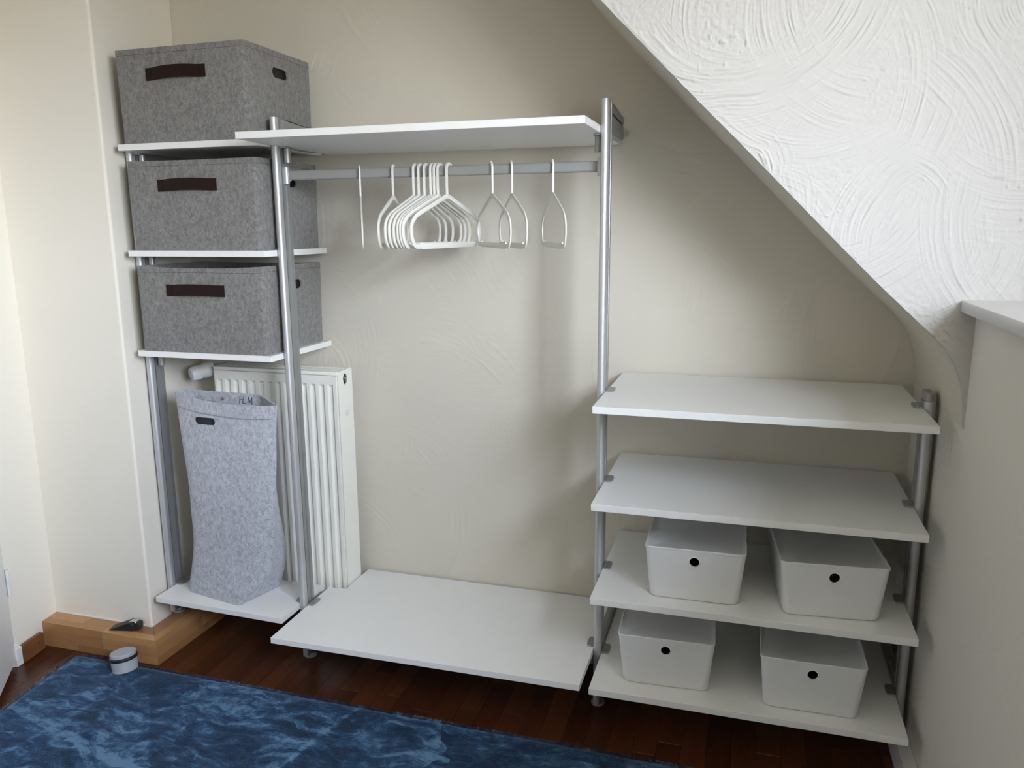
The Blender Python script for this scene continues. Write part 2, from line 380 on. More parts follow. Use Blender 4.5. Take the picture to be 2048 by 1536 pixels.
# knee wall at the right
KX = 2.334
bm = bmesh.new()
box(bm, KX, KX + 0.2, -4.0, YB, 0.0, 0.985); box(bm, KX, KX + 0.2, -4.0, -0.53, 0.985, 1.237)
struct(fin('wall_right', bm, 'rough_wall'), 'rough plastered knee wall below the window sill', 'wall')
bm = bmesh.new(); box(bm, 2.300, KX - 0.0003, -1.6, YB - 0.003, 0.0005, 0.080, 0.003, 2)
struct(fin('baseboard_right', bm, 'paint'), 'white skirting along the foot of the right knee wall', 'skirting')
# sloping ceiling between back wall and dormer, rounded into the knee wall
prof = [(1.098, CEIL), (1.44, 2.003), (1.552, 1.885), (1.74, 1.694), (1.832, 1.603), (2.06, 1.372), (2.15, 1.283), (2.215, 1.222), (2.258, 1.182), (2.285, 1.152), (2.306, 1.117), (2.321, 1.077), (2.330, 1.03), (KX, 0.98)]
bm = bmesh.new()
prism(bm, prof + [(KX + 0.05, 0.98), (KX + 0.05, 1.25), (1.35, CEIL)], -0.54, YB, 1)
struct(fin('ceiling', bm, 'wall', smooth=35), 'sloping attic ceiling strip meeting the back wall', 'ceiling')
bm = bmesh.new(); prism(bm, prof + [(KX + 0.05, 0.98), (WX + 0.1, 1.0), (WX + 0.1, CEIL)], -0.55, -0.535, 1)
ck = struct(fin('wall_dormer', bm, 'cheek'), 'bright dormer cheek wall with swirling trowelled plaster', 'wall')
xs = np.arange(1.20, 2.62, 0.0018); zs = np.arange(0.96, 2.24, 0.0018); Xg, Zg = np.meshgrid(xs, zs, indexing='ij')
pr_ = np.array(sorted(prof)); 
link('plaster_coat', relief_mesh('plaster_coat', xs, zs, trowel(Xg, Zg, 5, 75, 290, 0.0042, 0.0017, 0.0010), -0.5508, base=lambda x_: np.interp(x_, pr_[:, 0], pr_[:, 1])), 'cheek', ck)
# flat ceiling, far dormer cheek, rear wall: out of the picture, they close the room
bm = bmesh.new(); box(bm, -0.75, WX + 0.15, -4.1, 0.2, CEIL, CEIL + 0.1)
struct(fin('ceiling', bm, 'wall'), 'flat white ceiling above the room', 'ceiling')
bm = bmesh.new(); prism(bm, prof + [(WX + 0.1, 1.0), (WX + 0.1, CEIL)], -4.0, -3.65, 1)
struct(fin('wall_dormer', bm, 'wall'), 'far dormer cheek and roof slope behind the camera', 'wall')
bm = bmesh.new()
box(bm,-.75,2.8,-4.1,-4.0,0,CEIL)
struct(fin('wall_rear', bm, 'rear'), 'plain beige wall behind the camera', 'wall')
bm = bmesh.new()
box(bm, WX, WX + 0.1, -3.65, -0.535, 1.0, WZ0); box(bm, WX, WX + 0.1, -3.65, -0.535, WZ1, CEIL)
box(bm, WX, WX + 0.1, -3.65, WY0, WZ0, WZ1); box(bm, WX, WX + 0.1, WY1, -0.535, WZ0, WZ1)
struct(fin('wall_window', bm, 'wall'), 'outer dormer wall around the window', 'wall')

def window(name, label, axis, p, a0, a1, z0, z1):
    root = thing(name, label, 'window'); root['kind'] = 'structure'
    mid = (a0 + a1) / 2
    def bar(u0, u1, w0, w1, nm):
        b = bmesh.new()
        if axis == 0: box(b, p + 0.02, p + 0.08, u0, u1, w0, w1, 0.004)
        else: box(b, u0, u1, p + 0.02, p + 0.08, w0, w1, 0.004)
        fin(nm, b, 'paint', root)
    f = 0.055
    bar(a0, a1, z0, z0 + f, 'frame_rail'); bar(a0, a1, z1 - f, z1, 'frame_rail')
    for s0 in (a0, mid - f / 2, a1 - f): bar(s0, s0 + f, z0 + f, z1 - f, 'frame_post')
    for s0, s1 in ((a0 + f, mid - f / 2), (mid + f / 2, a1 - f)):
        b = bmesh.new()
        if axis == 0: box(b, p + 0.045, p + 0.05, s0, s1, z0 + f, z1 - f)
        else: box(b, s0, s1, p + 0.045, p + 0.05, z0 + f, z1 - f)
        fin('pane', b, 'glass', root)
window('window_1', 'white dormer window beyond the sill at the right', 0, WX, WY0, WY1, WZ0, WZ1)

bm = bmesh.new(); box(bm, 2.303, WX + 0.02, -3.65, -0.5505, 1.237, 1.263, 0.003, 2)
struct(fin('trim_1', bm, 'sill', smooth=40), 'white window sill board jutting from the knee wall', 'window sill')

# wooden plinth around the foot of the chimney breast: glued beech staves, mitred at the corner
pl = thing('trim_2', 'light brown stave-wood plinth wrapped around the chimney foot', 'plinth'); pl['kind'] = 'structure'
PZ = 0.090; rows_z = [(0.0, 0.026), (0.026, 0.066), (0.066, PZ)]
# outer corner (0.046,-0.488), inner corner at the wall (-0.031,-0.415); depth rows outside -> inside
ox, oy, dpt = 0.046, -0.488, 0.079
def stave(p4, z0, z1, material):
    b = bmesh.new(); prism(b, p4, z0, z1, 2, 0.0006); return fin('stave', b, material, pl)
rows_d = [(0.0, 0.030), (0.030, dpt)]
sr = random.Random(3)
for zi, (z0, z1) in enumerate(rows_z):
    for (d0, d1) in rows_d:
        # front run (along x), mitred at the right end
        x1e0, x1e1 = ox - d0, ox - d1; xe = -0.455; xs = xe
        while True:
            L = sr.choice((0.13, 0.17, 0.23, 0.28)); xn = xs + L
            last = xn > 0.046 - 0.09
            if last: stave([(xs + .0003, oy + d0), (x1e0, oy + d0), (x1e1, oy + d1), (xs + .0003, oy + d1)], z0, z1 - 0.0003, 'beech_x'); break
            stave([(xs + .0003, oy + d0), (xn - .0003, oy + d0), (xn - .0003, oy + d1), (xs + .0003, oy + d1)], z0, z1 - 0.0003, 'beech_x'); xs = xn
        # side run (along y), mitred at the front
        ys = None
        yy = -0.30 + sr.random() * 0.08
        stave([(ox - d0, oy + d0 + .0004), (ox - d0, yy), (ox - d1, yy), (ox - d1, oy + d1 + .0004)], z0, z1 - 0.0003, 'beech_y')
        stave([(ox - d0, yy + .0006), (ox - d0, -0.13), (ox - d1, -0.13), (ox - d1, yy + .0006)], z0, z1 - 0.0003, 'beech_y')
# fillet of white caulk along the wall
bm = bmesh.new(); box(bm, -0.44, -0.03, -0.4175, -0.4150, PZ, PZ + 0.004); fin('caulk_line', bm, 'paint', pl)

# baseboard on the short left wall, and the white door casing foot beside it
bb = thing('baseboard_left', 'short brown wooden baseboard with rounded end and a screw hole', 'baseboard'); bb['kind'] = 'structure'
p0, p1 = Vector((-0.4265, -0.503)), Vector((-0.4115, -0.600)); dd = (p1 - p0); nn = Vector((0.988, 0.153))
bm = bmesh.new()
outline = [(0, 0), (1, 0), (1, 0.062)] + [(0.08 * (1 - math.sin(a)), 0.062 + 0.010 * math.cos(a) - 0.010) for a in (R(90 * i / 4) for i in range(5))]
outline = [(0, 0.0), (1, 0.0), (1, 0.052), (0.97, 0.060), (0.9, 0.063), (0.1, 0.063), (0.03, 0.060), (0, 0.052)]
lo, hi = [], []
for s_, z_ in outline:
    q = p0 + dd * s_
    lo.append(bm.verts.new((q.x, q.y, z_))); hi.append(bm.verts.new((q.x + nn.x * 0.016, q.y + nn.y * 0.016, z_)))
bm.faces.new(lo); bm.faces.new(hi[::-1])
for i in range(8): bm.faces.new((lo[i], lo[(i + 1) % 8], hi[(i + 1) % 8], hi[i]))
bmesh.ops.bevel(bm, geom=[e for e in bm.edges if all(v in hi for v in e.verts)], offset=0.004, segments=2, affect='EDGES')
fin('board', bm, 'base_wood', bb, smooth=40)
q = p0 + dd * 0.30
bm = bmesh.new(); lathe(bm, [(0.0, -0.0005), (0.0024, -0.0005), (0.0038, 0.0008), (0.0042, 0.0004), (0.0042, -0.003)], (q.x + nn.x * 0.0162, q.y + nn.y * 0.0162, 0.036), Vector((nn.x, nn.y, 0)), 14)
fin('screw', bm, 'floor_gap', bb)
bm = bmesh.new(); prism(bm, [(-0.417, -0.603), (-0.400, -0.600), (-0.396, -0.626), (-0.414, -0.630)], 0.0, 0.064, 2, 0.002)
struct(fin('trim_3', bm, 'paint'), 'short white skirting piece between door and brown baseboard', 'skirting')

# door leaf, standing open at the left edge of the picture
hx, hy = -0.408, -0.618; dv = Vector((0.172, -0.222)).normalized(); dn = Vector((-dv.y, dv.x))
door = thing('door_1', 'white painted door leaf standing open at the left edge', 'door'); door['kind'] = 'structure'
a = Vector((hx, hy)); b_ = a + dv * 0.82; th = dn * -0.04
bm = bmesh.new(); prism(bm, [tuple(a), tuple(b_), tuple(b_ + th), tuple(a + th)], 0.024, 2.0, 2, 0.003); fin('leaf', bm, 'paint', door)
for hz in (0.25, 1.75):
    bm = bmesh.new(); cyl(bm, (hx + 0.004, hy + 0.004, hz), (hx + 0.004, hy + 0.004, hz + 0.045), 0.0055, seg=14); cyl(bm, (hx + 0.004, hy + 0.004, hz + 0.046), (hx + 0.004, hy + 0.004, hz + 0.09), 0.0055, seg=14)
    fin('hinge', bm, 'paint', door, smooth=40)
hp = a + dv * 0.74 + dn * 0.0
bm = bmesh.new(); cyl(bm, (hp.x, hp.y, 1.0), (hp.x + dn.x * 0.05, hp.y + dn.y * 0.05, 1.0), 0.009, seg=14)
cyl(bm, (hp.x + dn.x * 0.045, hp.y + dn.y * 0.045, 1.0), (hp.x + dn.x * 0.045 - dv.x * 0.12, hp.y + dn.y * 0.045 - dv.y * 0.12, 1.0), 0.009, seg=14); fin('handle', bm, 'alu', door, smooth=40)

# ================================================================ OPEN WARDROBE: posts, shelves, rail
T = 0.0186
A = [1.6787, 1.3596, 1.0438, 0.2026]; B = [1.6811, 0.1958]; C = [0.9727, 0.7114, 0.4467, 0.1794]
XP = [-0.024, 0.5014, 1.4879, 2.3096]; YP = -0.3155; PR = 0.0108
def post(name, x, z0, z1, label, arm=None, lowbar=None, foot=(0.0, 0)):
    root = thing(name, label, 'shelf post', 'aluminium posts of the open wardrobe', (x, YP, 0))
    bm = bmesh.new()
    arc = [(PR * math.cos(a), -0.0 - PR * math.sin(a)) for a in (math.pi * i / 12 for i in range(13))]
    poly = [(-px, py) for px, py in arc][::-1]                     # left ... front ... right
    poly = [(PR * math.cos(math.pi + math.pi * i / 12), PR * math.sin(math.pi + math.pi * i / 12)) for i in range(13)] + [(PR, 0.010), (-PR, 0.010)]
    prism(bm, poly, z0, z1, 2); fin('front_tube', bm, 'alu', root, smooth=35)
    bm = bmesh.new(); box(bm, -0.007, 0.007, 0.010, 0.0145, z0, z1 - 0.004); fin('slot', bm, 'slot', root)
    bm = bmesh.new()                                               # rear rail with a groove down each side
    w_, y0, y1 = 0.0102, 0.0145, 0.052
    prism(bm, [(-w_, y0), (w_, y0), (w_, y0 + 0.013), (w_ - 0.003, y0 + 0.014), (w_ - 0.003, y0 + 0.022), (w_, y0 + 0.023), (w_, y1), (-w_, y1), (-w_, y0 + 0.023), (-w_ + 0.003, y0 + 0.022), (-w_ + 0.003, y0 + 0.014), (-w_, y0 + 0.013)], z0, z1 - 0.002, 2)
    fin('rear_rail', bm, 'alu_dark', root)
    if arm:                                                        # arm from the post head back to the wall
        bm = bmesh.new(); zt = z1
        prism(bm, [(0.008, zt), (0.263, zt - 0.016), (0.258, zt - 0.028), (0.247, zt - 0.040), (0.262, zt - 0.062), (0.258, zt - 0.074), (0.235, zt - 0.082), (0.18, zt - 0.084), (0.052, zt - 0.084), (0.052, zt - 0.003), (0.008, zt - 0.003)], -0.0085, 0.0085, 0, 0.0012)
        fin('wall_arm', bm, 'alu_dark', root)
        for s in (-1, 1):
            bm = bmesh.new(); prism(bm, [(0.062, zt - 0.028), (0.225, zt - 0.035), (0.225, zt - 0.041), (0.062, zt - 0.034)], s * 0.0084, s * 0.0088, 0); fin('arm_slot', bm, 'slot', root)
        bm = bmesh.new(); cyl(bm, (0, 0.25, zt - 0.05), (0, YB - YP, zt - 0.05), 0.012, seg=18); fin('wall_mount', bm, 'alu', root, smooth=40)
    else:
        bm = bmesh.new(); prism(bm, poly[:13] + [(PR, 0.053), (-PR, 0.053)], z1, z1 + 0.022, 2, 0.0015); fin('end_cap', bm, 'alu_dark', root, smooth=35)
    if lowbar:
        bm = bmesh.new(); box(bm, -0.008, 0.008, 0.050, YB - YP - 0.002, lowbar[0], lowbar[1], 0.001); fin('wall_spacer', bm, 'alu_dark', root)
    zf, fy = foot
    bm = bmesh.new(); cyl(bm, (0, 0.026, zf + 0.010), (0, 0.026, z0 + 0.002), 0.006, seg=14); fin('foot_screw', bm, 'chrome', root, smooth=40)
    bm = bmesh.new(); lathe(bm, [(0, 0), (0.0195, 0), (0.0205, 0.002), (0.0205, 0.006), (0.018, 0.0085), (0.012, 0.010), (0.009, 0.016), (0, 0.016)], (0, 0.026, zf), seg=28); fin('foot', bm, 'alu', root, smooth=40)
    return root
post('wardrobe_post', XP[0], PZ + 0.016, 1.72, 'slim aluminium post against the chimney breast, its foot on the wooden plinth', arm=True, foot=(PZ, 0))
post('wardrobe_post', XP[1], 0.016, 1.745, 'tall aluminium post between the felt boxes and the hanging rail', arm=True, foot=(0, 0))
post('wardrobe_post', XP[2], 0.016, 1.747, 'tall aluminium post at the right end of the hanging rail', arm=True, lowbar=(0.178, 0.215), foot=(0, 0))
post('wardrobe_post', XP[3], 0.092, 0.992, 'short aluminium post beside the right knee wall', lowbar=(0.178, 0.215), foot=(0.080, 0))

def clamp(root, xe, side, zt, body=True, tl=0.0225, reach=0.0002, blen=0.042):
    """shelf clamp at the shelf edge xe: a tongue over and under the board, round body below"""
    bm = bmesh.new(); s = side
    tongue = [(xe - reach * s, -0.312), (xe + (tl - 0.0035) * s, -0.312), (xe + tl * s, -0.300), (xe + tl * s, -0.274), (xe + (tl - 0.0035) * s, -0.260), (xe - reach * s, -0.260)]
    prism(bm, tongue, zt + 0.0002, zt + 0.0048, 2, 0.0006)
    prism(bm, tongue, zt - T - 0.0048, zt - T - 0.0002, 2, 0.0006)
    if body:
        r = 0.0105; poly = [(xe + s * (r - reach + r * math.cos(a)), -0.286 + r * math.sin(a)) for a in (2 * math.pi * i / 18 for i in range(18))]
        prism(bm, poly, zt - T - 0.004 - blen, zt - T - 0.004, 2)
    fin('shelf_clamp', bm, 'clamp', root, smooth=35)
def shelf(label, poly, zt, left, right, group):
    root = thing('shelf', label, 'shelf', group, (0, 0, 0))
    bm = bmesh.new(); prism(bm, poly, zt - T, zt, 2, 0.0007); fin('board', bm, 'melamine', root)
    tl = 0.0145 if group.startswith('narrow') and zt > 0.5 else 0.0225
    if left is not None: clamp(root, left, 1, zt, tl=tl, reach=(left - XP[0] - PR - 0.0003) if group.startswith('narrow') else 0.0002)
    if right is not None: clamp(root, right, -1, zt, tl=tl, blen=0.023 if tl < 0.02 else 0.042)
    return root
def rect(x0, x1, y0, y1): return [(x0, y0), (x1, y0), (x1, y1), (x0, y1)]
gA = 'narrow shelves of the left bay'
shelf('narrow white shelf carrying the topmost felt box', rect(0, 0.4895, -0.388, -0.025), A[0], 0, 0.4895, gA)
shelf('narrow white shelf carrying the middle felt box', rect(0, 0.4895, -0.388, -0.025), A[1], 0, 0.4895, gA)
shelf('narrow white shelf carrying the lowest felt box, just above the radiator', rect(0, 0.4895, -0.388, -0.025), A[2], 0, 0.4895, gA)
shelf('narrow white shelf near the floor under the felt laundry basket', [(-0.008, -0.411), (0.490, -0.427), (0.490, -0.176), (-0.008, -0.176)], A[3], -0.006, 0.490, gA)
gB = 'wide shelves of the middle bay'
shelf('wide white shelf above the hanging rail', rect(0.5128, 1.4765, -0.521, 0.002), B[0], 0.5128, 1.4765, gB)
shelf('wide empty white shelf near the floor beneath the hangers, notched at the radiator', [(0.5165, -0.530), (1.4768, -0.519), (1.4768, 0.004), (0.5775, 0.002), (0.5775, -0.166), (0.5128, -0.170)], B[1], 0.5135, 1.4768, gB)
gC = 'white shelves of the right bay'
for z, lb in zip(C, ('topmost empty white shelf of the right bay under the sloping ceiling', 'second empty white shelf of the right bay, just above the upper pair of boxes',
                     'white shelf of the right bay carrying the upper two plastic boxes', 'lowest white shelf of the right bay carrying the lower two plastic boxes')):
    shelf(lb, rect(1.4992, 2.2984, -0.5016, 0.002), z, 1.4992, 2.2984, gC)

# hanging rail with its end brackets
rail = thing('hanging_rail', 'grey flat oval clothes rail under the wide top shelf', 'clothes rail', None, (0, 0, 0))
RZ_, RY_, RH, RW = 1.5805, -0.280, 0.0145, 0.0070
bm = bmesh.new()
sec = [(RY_ + RW * math.cos(a), (RZ_ + (RH - RW) if math.sin(a) > 0 else RZ_ - (RH - RW)) + RW * math.sin(a)) for a in (2 * math.pi * (i + 0.5) / 20 for i in range(20))]
prism(bm, sec, 0.520, 1.469, 0); fin('bar', bm, 'rail', rail, smooth=35)
for xe, s in ((0.5128, 1), (1.4765, -1)):
    bm = bmesh.new(); r = 0.0095
    poly = [(xe + s * (0.003 + r * math.cos(a)), -0.286 + r * math.sin(a)) for a in (2 * math.pi * i / 18 for i in range(18))]
    prism(bm, poly, 1.556, 1.604, 2)
    b2 = [(RY_ + 1.35 * (p_[0] - RY_), RZ_ + 1.2 * (p_[1] - RZ_)) for p_ in sec]
    prism(bm, b2, min(xe + s * 0.004, xe + s * 0.013), max(xe + s * 0.004, xe + s * 0.013), 0)
    fin('rail_bracket', bm, 'alu', rail, smooth=35)

# ================================================================ HANGERS
def round_path(pts, r, seg=5):
    out = [Vector(pts[0])]
    for a, b, c in zip(pts, pts[1:], pts[2:]):
        a, b, c = Vector(a), Vector(b), Vector(c); u = (a - b).normalized(); v_ = (c - b).normalized()
        k = min(r, (a - b).length * 0.45, (c - b).length * 0.45); p, q = b + u * k, b + v_ * k
        for i in range(seg + 1):
            t_ = i / seg; out.append(p * (1 - t_) ** 2 + b * 2 * t_ * (1 - t_) + q * t_ * t_)
    out.append(Vector(pts[-1])); return out
ZH = RZ_ + RH                     # hook rests on the rail top
def make_hanger_meshes():
    # local frame: x = width, y = thickness, z measured from the rail top
    hk = bmesh.new(); sx_ = -0.0158
    arc = [Vector((0.0158 * math.cos(a), 0, 0.0158 * math.sin(a) - 0.0113)) for a in (R(180 - 9.5 * i) for i in range(18))]
    pts = [Vector((sx_ + 0.002, 0, -0.088)), Vector((sx_, 0, -0.06)), Vector((sx_, 0, -0.03))] + arc
    s = 0.0042
    sec = [(-s, -0.0022), (-s * 0.6, -0.003), (s * 0.6, -0.003), (s, -0.0022), (s, 0.0022), (s * 0.6, 0.003), (-s * 0.6, 0.003), (-s, 0.0022)]
    sweep(hk, pts, sec, (0, 1, 0))
    fr = bmesh.new(); cx_ = sx_ + 0.002
    path = [(cx_, 0, -0.084), (cx_ + 0.150, 0, -0.148), (cx_ + 0.196, 0, -0.186), (cx_ + 0.188, 0, -0.222), (cx_ + 0.16, 0, -0.2215), (cx_ - 0.16, 0, -0.2215), (cx_ - 0.188, 0, -0.222), (cx_ - 0.196, 0, -0.186), (cx_ - 0.150, 0, -0.148)]
    up_ = round_path([path[5], path[7], path[8], path[0], path[1], path[2], path[4]], 0.03, 6)
    half = [(0.15, 0, -0.2215), (0.184, 0, -0.2215), (0.199, 0, -0.200), (0.201, 0, -0.163), (0.172, 0, -0.139), (0, 0, -0.083)]
    up_ = round_path([(cx_ - p[0], 0, p[2]) for p in half] + [(cx_ + p[0], 0, p[2]) for p in half[-2::-1]], 0.016, 5)
    s = 0.0060
    sec = [(-s, -0.0016), (-s, 0.0016), (-s * 0.35, 0.0028), (s * 0.35, 0.0028), (s, 0.0016), (s, -0.0016), (s * 0.35, -0.0028), (-s * 0.35, -0.0028)]
    sweep(fr, up_, sec, (0, 1, 0))
    br = bmesh.new()
    sweep(br, [(cx_ - 0.151, 0, -0.2215), (cx_, 0, -0.2215), (cx_ + 0.151, 0, -0.2215)], [(u * 1.25, v_) for u, v_ in sec], (0, 1, 0))
    nt_ = []
    for sg in (-1, 1):
        b = bmesh.new(); box(b, cx_ + sg * 0.150 - 0.004, cx_ + sg * 0.150 + 0.004, -0.0022, 0.0022, -0.2165, -0.2115, 0.0008); nt_.append(mesh_of(b))
    return mesh_of(hk), mesh_of(fr), mesh_of(br), nt_
hk, fr, br, nts = make_hanger_meshes()
hang = [ # x on the rail, angle of the hanger plane off the depth axis (rad), label
    (0.757, -0.480, 'white hanger seen edge-on, leftmost on the rail'),
    (0.866, -0.225, 'white hanger half turned, second from the left on the rail'),
    (0.934, -0.010, 'white hanger third from the left, leftmost of the bunched hangers'),
    (0.950, 0.010, 'white hanger fourth from the left, second of the bunched hangers'),
    (0.968, 0.035, 'white hanger fifth from the left, third of the bunched hangers'),
    (0.988, 0.075, 'white hanger sixth from the left, fourth of the bunched hangers'),
    (0.999, 0.090, 'white hanger seventh from the left, fifth of the bunched hangers'),
    (1.010, 0.110, 'white hanger eighth from the left, just behind the front one of the bunch'),
    (1.038, 0.130, 'white hanger fully showing its face, rightmost and foremost of the bunch'),
    (1.162, -0.545, 'white hanger third from the right end of the rail, beside the bunch'),
    (1.220, -0.480, 'white hanger second from the right end of the rail'),
    (1.338, -0.400, 'white hanger alone nearest the right post'),
]
for x, ang, lb in hang:
    # local +x points away from the camera into the room's depth
    h = thing('coat_hanger', lb, 'coat hanger', 'white plastic hangers on the rail', (x, RY_, ZH + 0.0002), math.pi / 2 - ang)
    link('hook', hk, 'hanger', h, smooth=40); link('frame', fr, 'hanger', h, smooth=40); link('trouser_bar', br, 'hanger', h, smooth=40)
    for n_ in nts: link('notch', n_, 'hanger', h)

# ================================================================ FELT BOXES
BW, BD, BH = 0.452, 0.350, 0.268
def felt_box_mesh(sag=0.0, lean=0.0):
    """open-topped box: outer shell, inner shell, rim; slightly soft sides"""
    bm = bmesh.new(); n = 8; th = 0.006
    def ring(z, ins, k):
        pts = []
        base = rrect(-BW / 2 + ins, BW / 2 - ins, -BD / 2 + ins, BD / 2 - ins, max(0.010 - ins * 0.5, 0.003), 3)
        # densify the long sides so that they can bow
        out = []
        for i, p in enumerate(base):
            q = base[(i + 1) % len(base)]; d = math.hypot(q[0] - p[0], q[1] - p[1]); m_ = 8 if d > 0.1 else 1
            for j in range(m_): out.append((p[0] + (q[0] - p[0]) * j / m_, p[1] + (q[1] - p[1]) * j / m_))
        for px, py in out:
            u, v_ = px / (BW / 2), py / (BD / 2)
            bow = 0.003 * math.sin(k * math.pi)
            px2 = px * (1 - 0.012 * (1 - k)) + (bow * (1 - v_ * v_) * (1 if px > 0 else -1) if abs(u) > 0.9 else 0)
            py2 = py * (1 - 0.012 * (1 - k)) + (bow * (1 - u * u) * (1 if py > 0 else -1) if abs(v_) > 0.9 else 0)
            zz = z - sag * (1 - u * u) * k * (1 if v_ < 0 else 0.4)
            pts.append((px2 + lean * k, py2, zz))
        return pts
    rings = [ring(BH * i / n, 0, i / n) for i in range(n + 1)] + [ring(BH * i / n if i else 0.006, th, i / n) for i in range(n, -1, -1)]
    loft(bm, rings)
    return mesh_of(bm)
def oval_cutter(cx_, cz_, hw, hh, axis, a0, a1):
    bm = bmesh.new(); pts = []
    for i in range(24):
        t_ = 2 * math.pi * i / 24; c_, s_ = math.cos(t_), math.sin(t_)
        pts.append((cx_ + (hw - hh) * (1 if c_ > 0 else -1) + hh * c_, cz_ + hh * s_))
    prism(bm, pts, a0, a1, axis); return bm
def felt_box(label, x, z, rz, sag, lean, dy=0.0):
    root = thing('felt_box', label, 'storage box', 'grey felt boxes stacked in the left bay', (x, -0.2120 + dy, z), rz)
    me = felt_box_mesh(sag, lean)
    me = cut(me, oval_cutter(0.0, 0.205, 0.041, 0.0152, 0, BW / 2 - 0.03, BW / 2 + 0.03))
    me = cut(me, oval_cutter(0.0, 0.205, 0.041, 0.0152, 0, -BW / 2 - 0.03, -BW / 2 + 0.03))
    link('body', me, 'felt', root, smooth=40)
    for s in (-1, 1):
        b = bmesh.new(); xi = s * (BW / 2 - 0.0095); box(b, min(xi, xi - s * 0.0015) + lean, max(xi, xi - s * 0.0015) + lean, -0.050, 0.050, 0.180, 0.230); fin('dark_hole_plate', b, 'slot', root)  # dark plate added so the hole reads black despite the open top
    # stitched hem just under the rim (front and both sides)
    bm = bmesh.new(); z0 = BH - 0.0165
    for s in (-1, 1):
        box(bm, -BW / 2 + 0.008 + lean, BW / 2 - 0.008 + lean, s * (BD / 2 + 0.0002) - 0.0003, s * (BD / 2 + 0.0002) + 0.0003, z0 - sag * 0.5, z0 + 0.0008 - sag * 0.5)
        box(bm, s * (BW / 2 + 0.0002) - 0.0003 + lean, s * (BW / 2 + 0.0002) + 0.0003 + lean, -BD / 2 + 0.008, BD / 2 - 0.008, z0, z0 + 0.0008)
    fin('hem_stitching', bm, 'slot', root)
    # leather strap handle: flat ends, middle bowed out
    bm = bmesh.new(); hz = 0.1935; pts = []
    for i in range(17):
        u = -0.1035 + 0.207 * i / 16
        k = max(0.0, 1 - (u / 0.082) ** 2)
        pts.append(Vector((u - 0.010, -BD / 2 - 0.0030 - 0.011 * k ** 0.8, hz + 0.003 * k)))
    sweep(bm, pts, [(-0.0014, -0.0175), (0.0014, -0.0175), (0.0014, 0.0175), (-0.0014, 0.0175)], (0, 0, 1))
    hd = fin('handle', bm, 'leather', root, smooth=50, label='dark brown leather strap handle')
    for s in (-1, 1):
        b = bmesh.new(); box(b, s * 0.083 - 0.0105, s * 0.083 - 0.0095, -BD / 2 - 0.0062, -BD / 2 - 0.0040, hz - 0.016, hz + 0.016); o = fin('seam', b, 'leather', hd)
    return root
felt_box('grey felt box with brown strap, topmost of the three', 0.244, A[0] + 0.0005, R(-0.6), 0.0, -0.001)
felt_box('grey felt box with brown strap, middle of the three', 0.249, A[1] + 0.0005, R(0.3), 0.002, 0.001)
felt_box('grey felt box with brown strap, lowest of the three, rim sagging', 0.246, A[2] + 0.0005, R(0.8), 0.007, 0.002)

# ================================================================ LAUNDRY BASKET
lb = thing('laundry_basket', 'tall light grey felt laundry basket on the low narrow shelf', 'laundry basket', None, (0, 0, 0))
zb = A[3] + 0.0004
# corners FL, FR, BR, BL at several heights (x, y, z)
secs = [
    [(0.074, -0.346, zb), (0.306, -0.392, zb), (0.356, -0.215, zb), (0.12, -0.185, zb)],
    [(0.080, -0.352, 0.245), (0.345, -0.392, 0.245), (0.372, -0.215, 0.25), (0.118, -0.190, 0.25)],
    [(0.094, -0.354, 0.30), (0.398, -0.372, 0.295), (0.385, -0.218, 0.30), (0.112, -0.196, 0.30)],
    [(0.108, -0.354, 0.37), (0.424, -0.355, 0.37), (0.388, -0.225, 0.37), (0.110, -0.205, 0.37)],
    [(0.114, -0.355, 0.47), (0.436, -0.356, 0.485), (0.382, -0.235, 0.48), (0.112, -0.215, 0.48)],
    [(0.112, -0.356, 0.61), (0.453, -0.357, 0.607), (0.372, -0.245, 0.61), (0.108, -0.230, 0.61)],
    [(0.106, -0.357, 0.745), (0.470, -0.358, 0.74), (0.362, -0.254, 0.745), (0.100, -0.252, 0.745)],
    [(0.096, -0.357, 0.906), (0.485, -0.359, 0.884), (0.352, -0.262, 0.893), (0.092, -0.300, 0.905)],
]
def bspline(ps, n):
    out = []
    for i in range(len(ps) - 1):
        p0, p1, p2, p3 = ps[max(i - 1, 0)], ps[i], ps[i + 1], ps[min(i + 2, len(ps) - 1)]
        for j in range(n):
            t_ = j / n; out.append(0.5 * ((2 * p1) + (-p0 + p2) * t_ + (2 * p0 - 5 * p1 + 4 * p2 - p3) * t_ * t_ + (-p0 + 3 * p1 - 3 * p2 + p3) * t_ ** 3))
    out.append(ps[-1]); return out
cols = [bspline([Vector(s[k]) for s in secs], 5) for k in range(4)]
NL = len(cols[0])
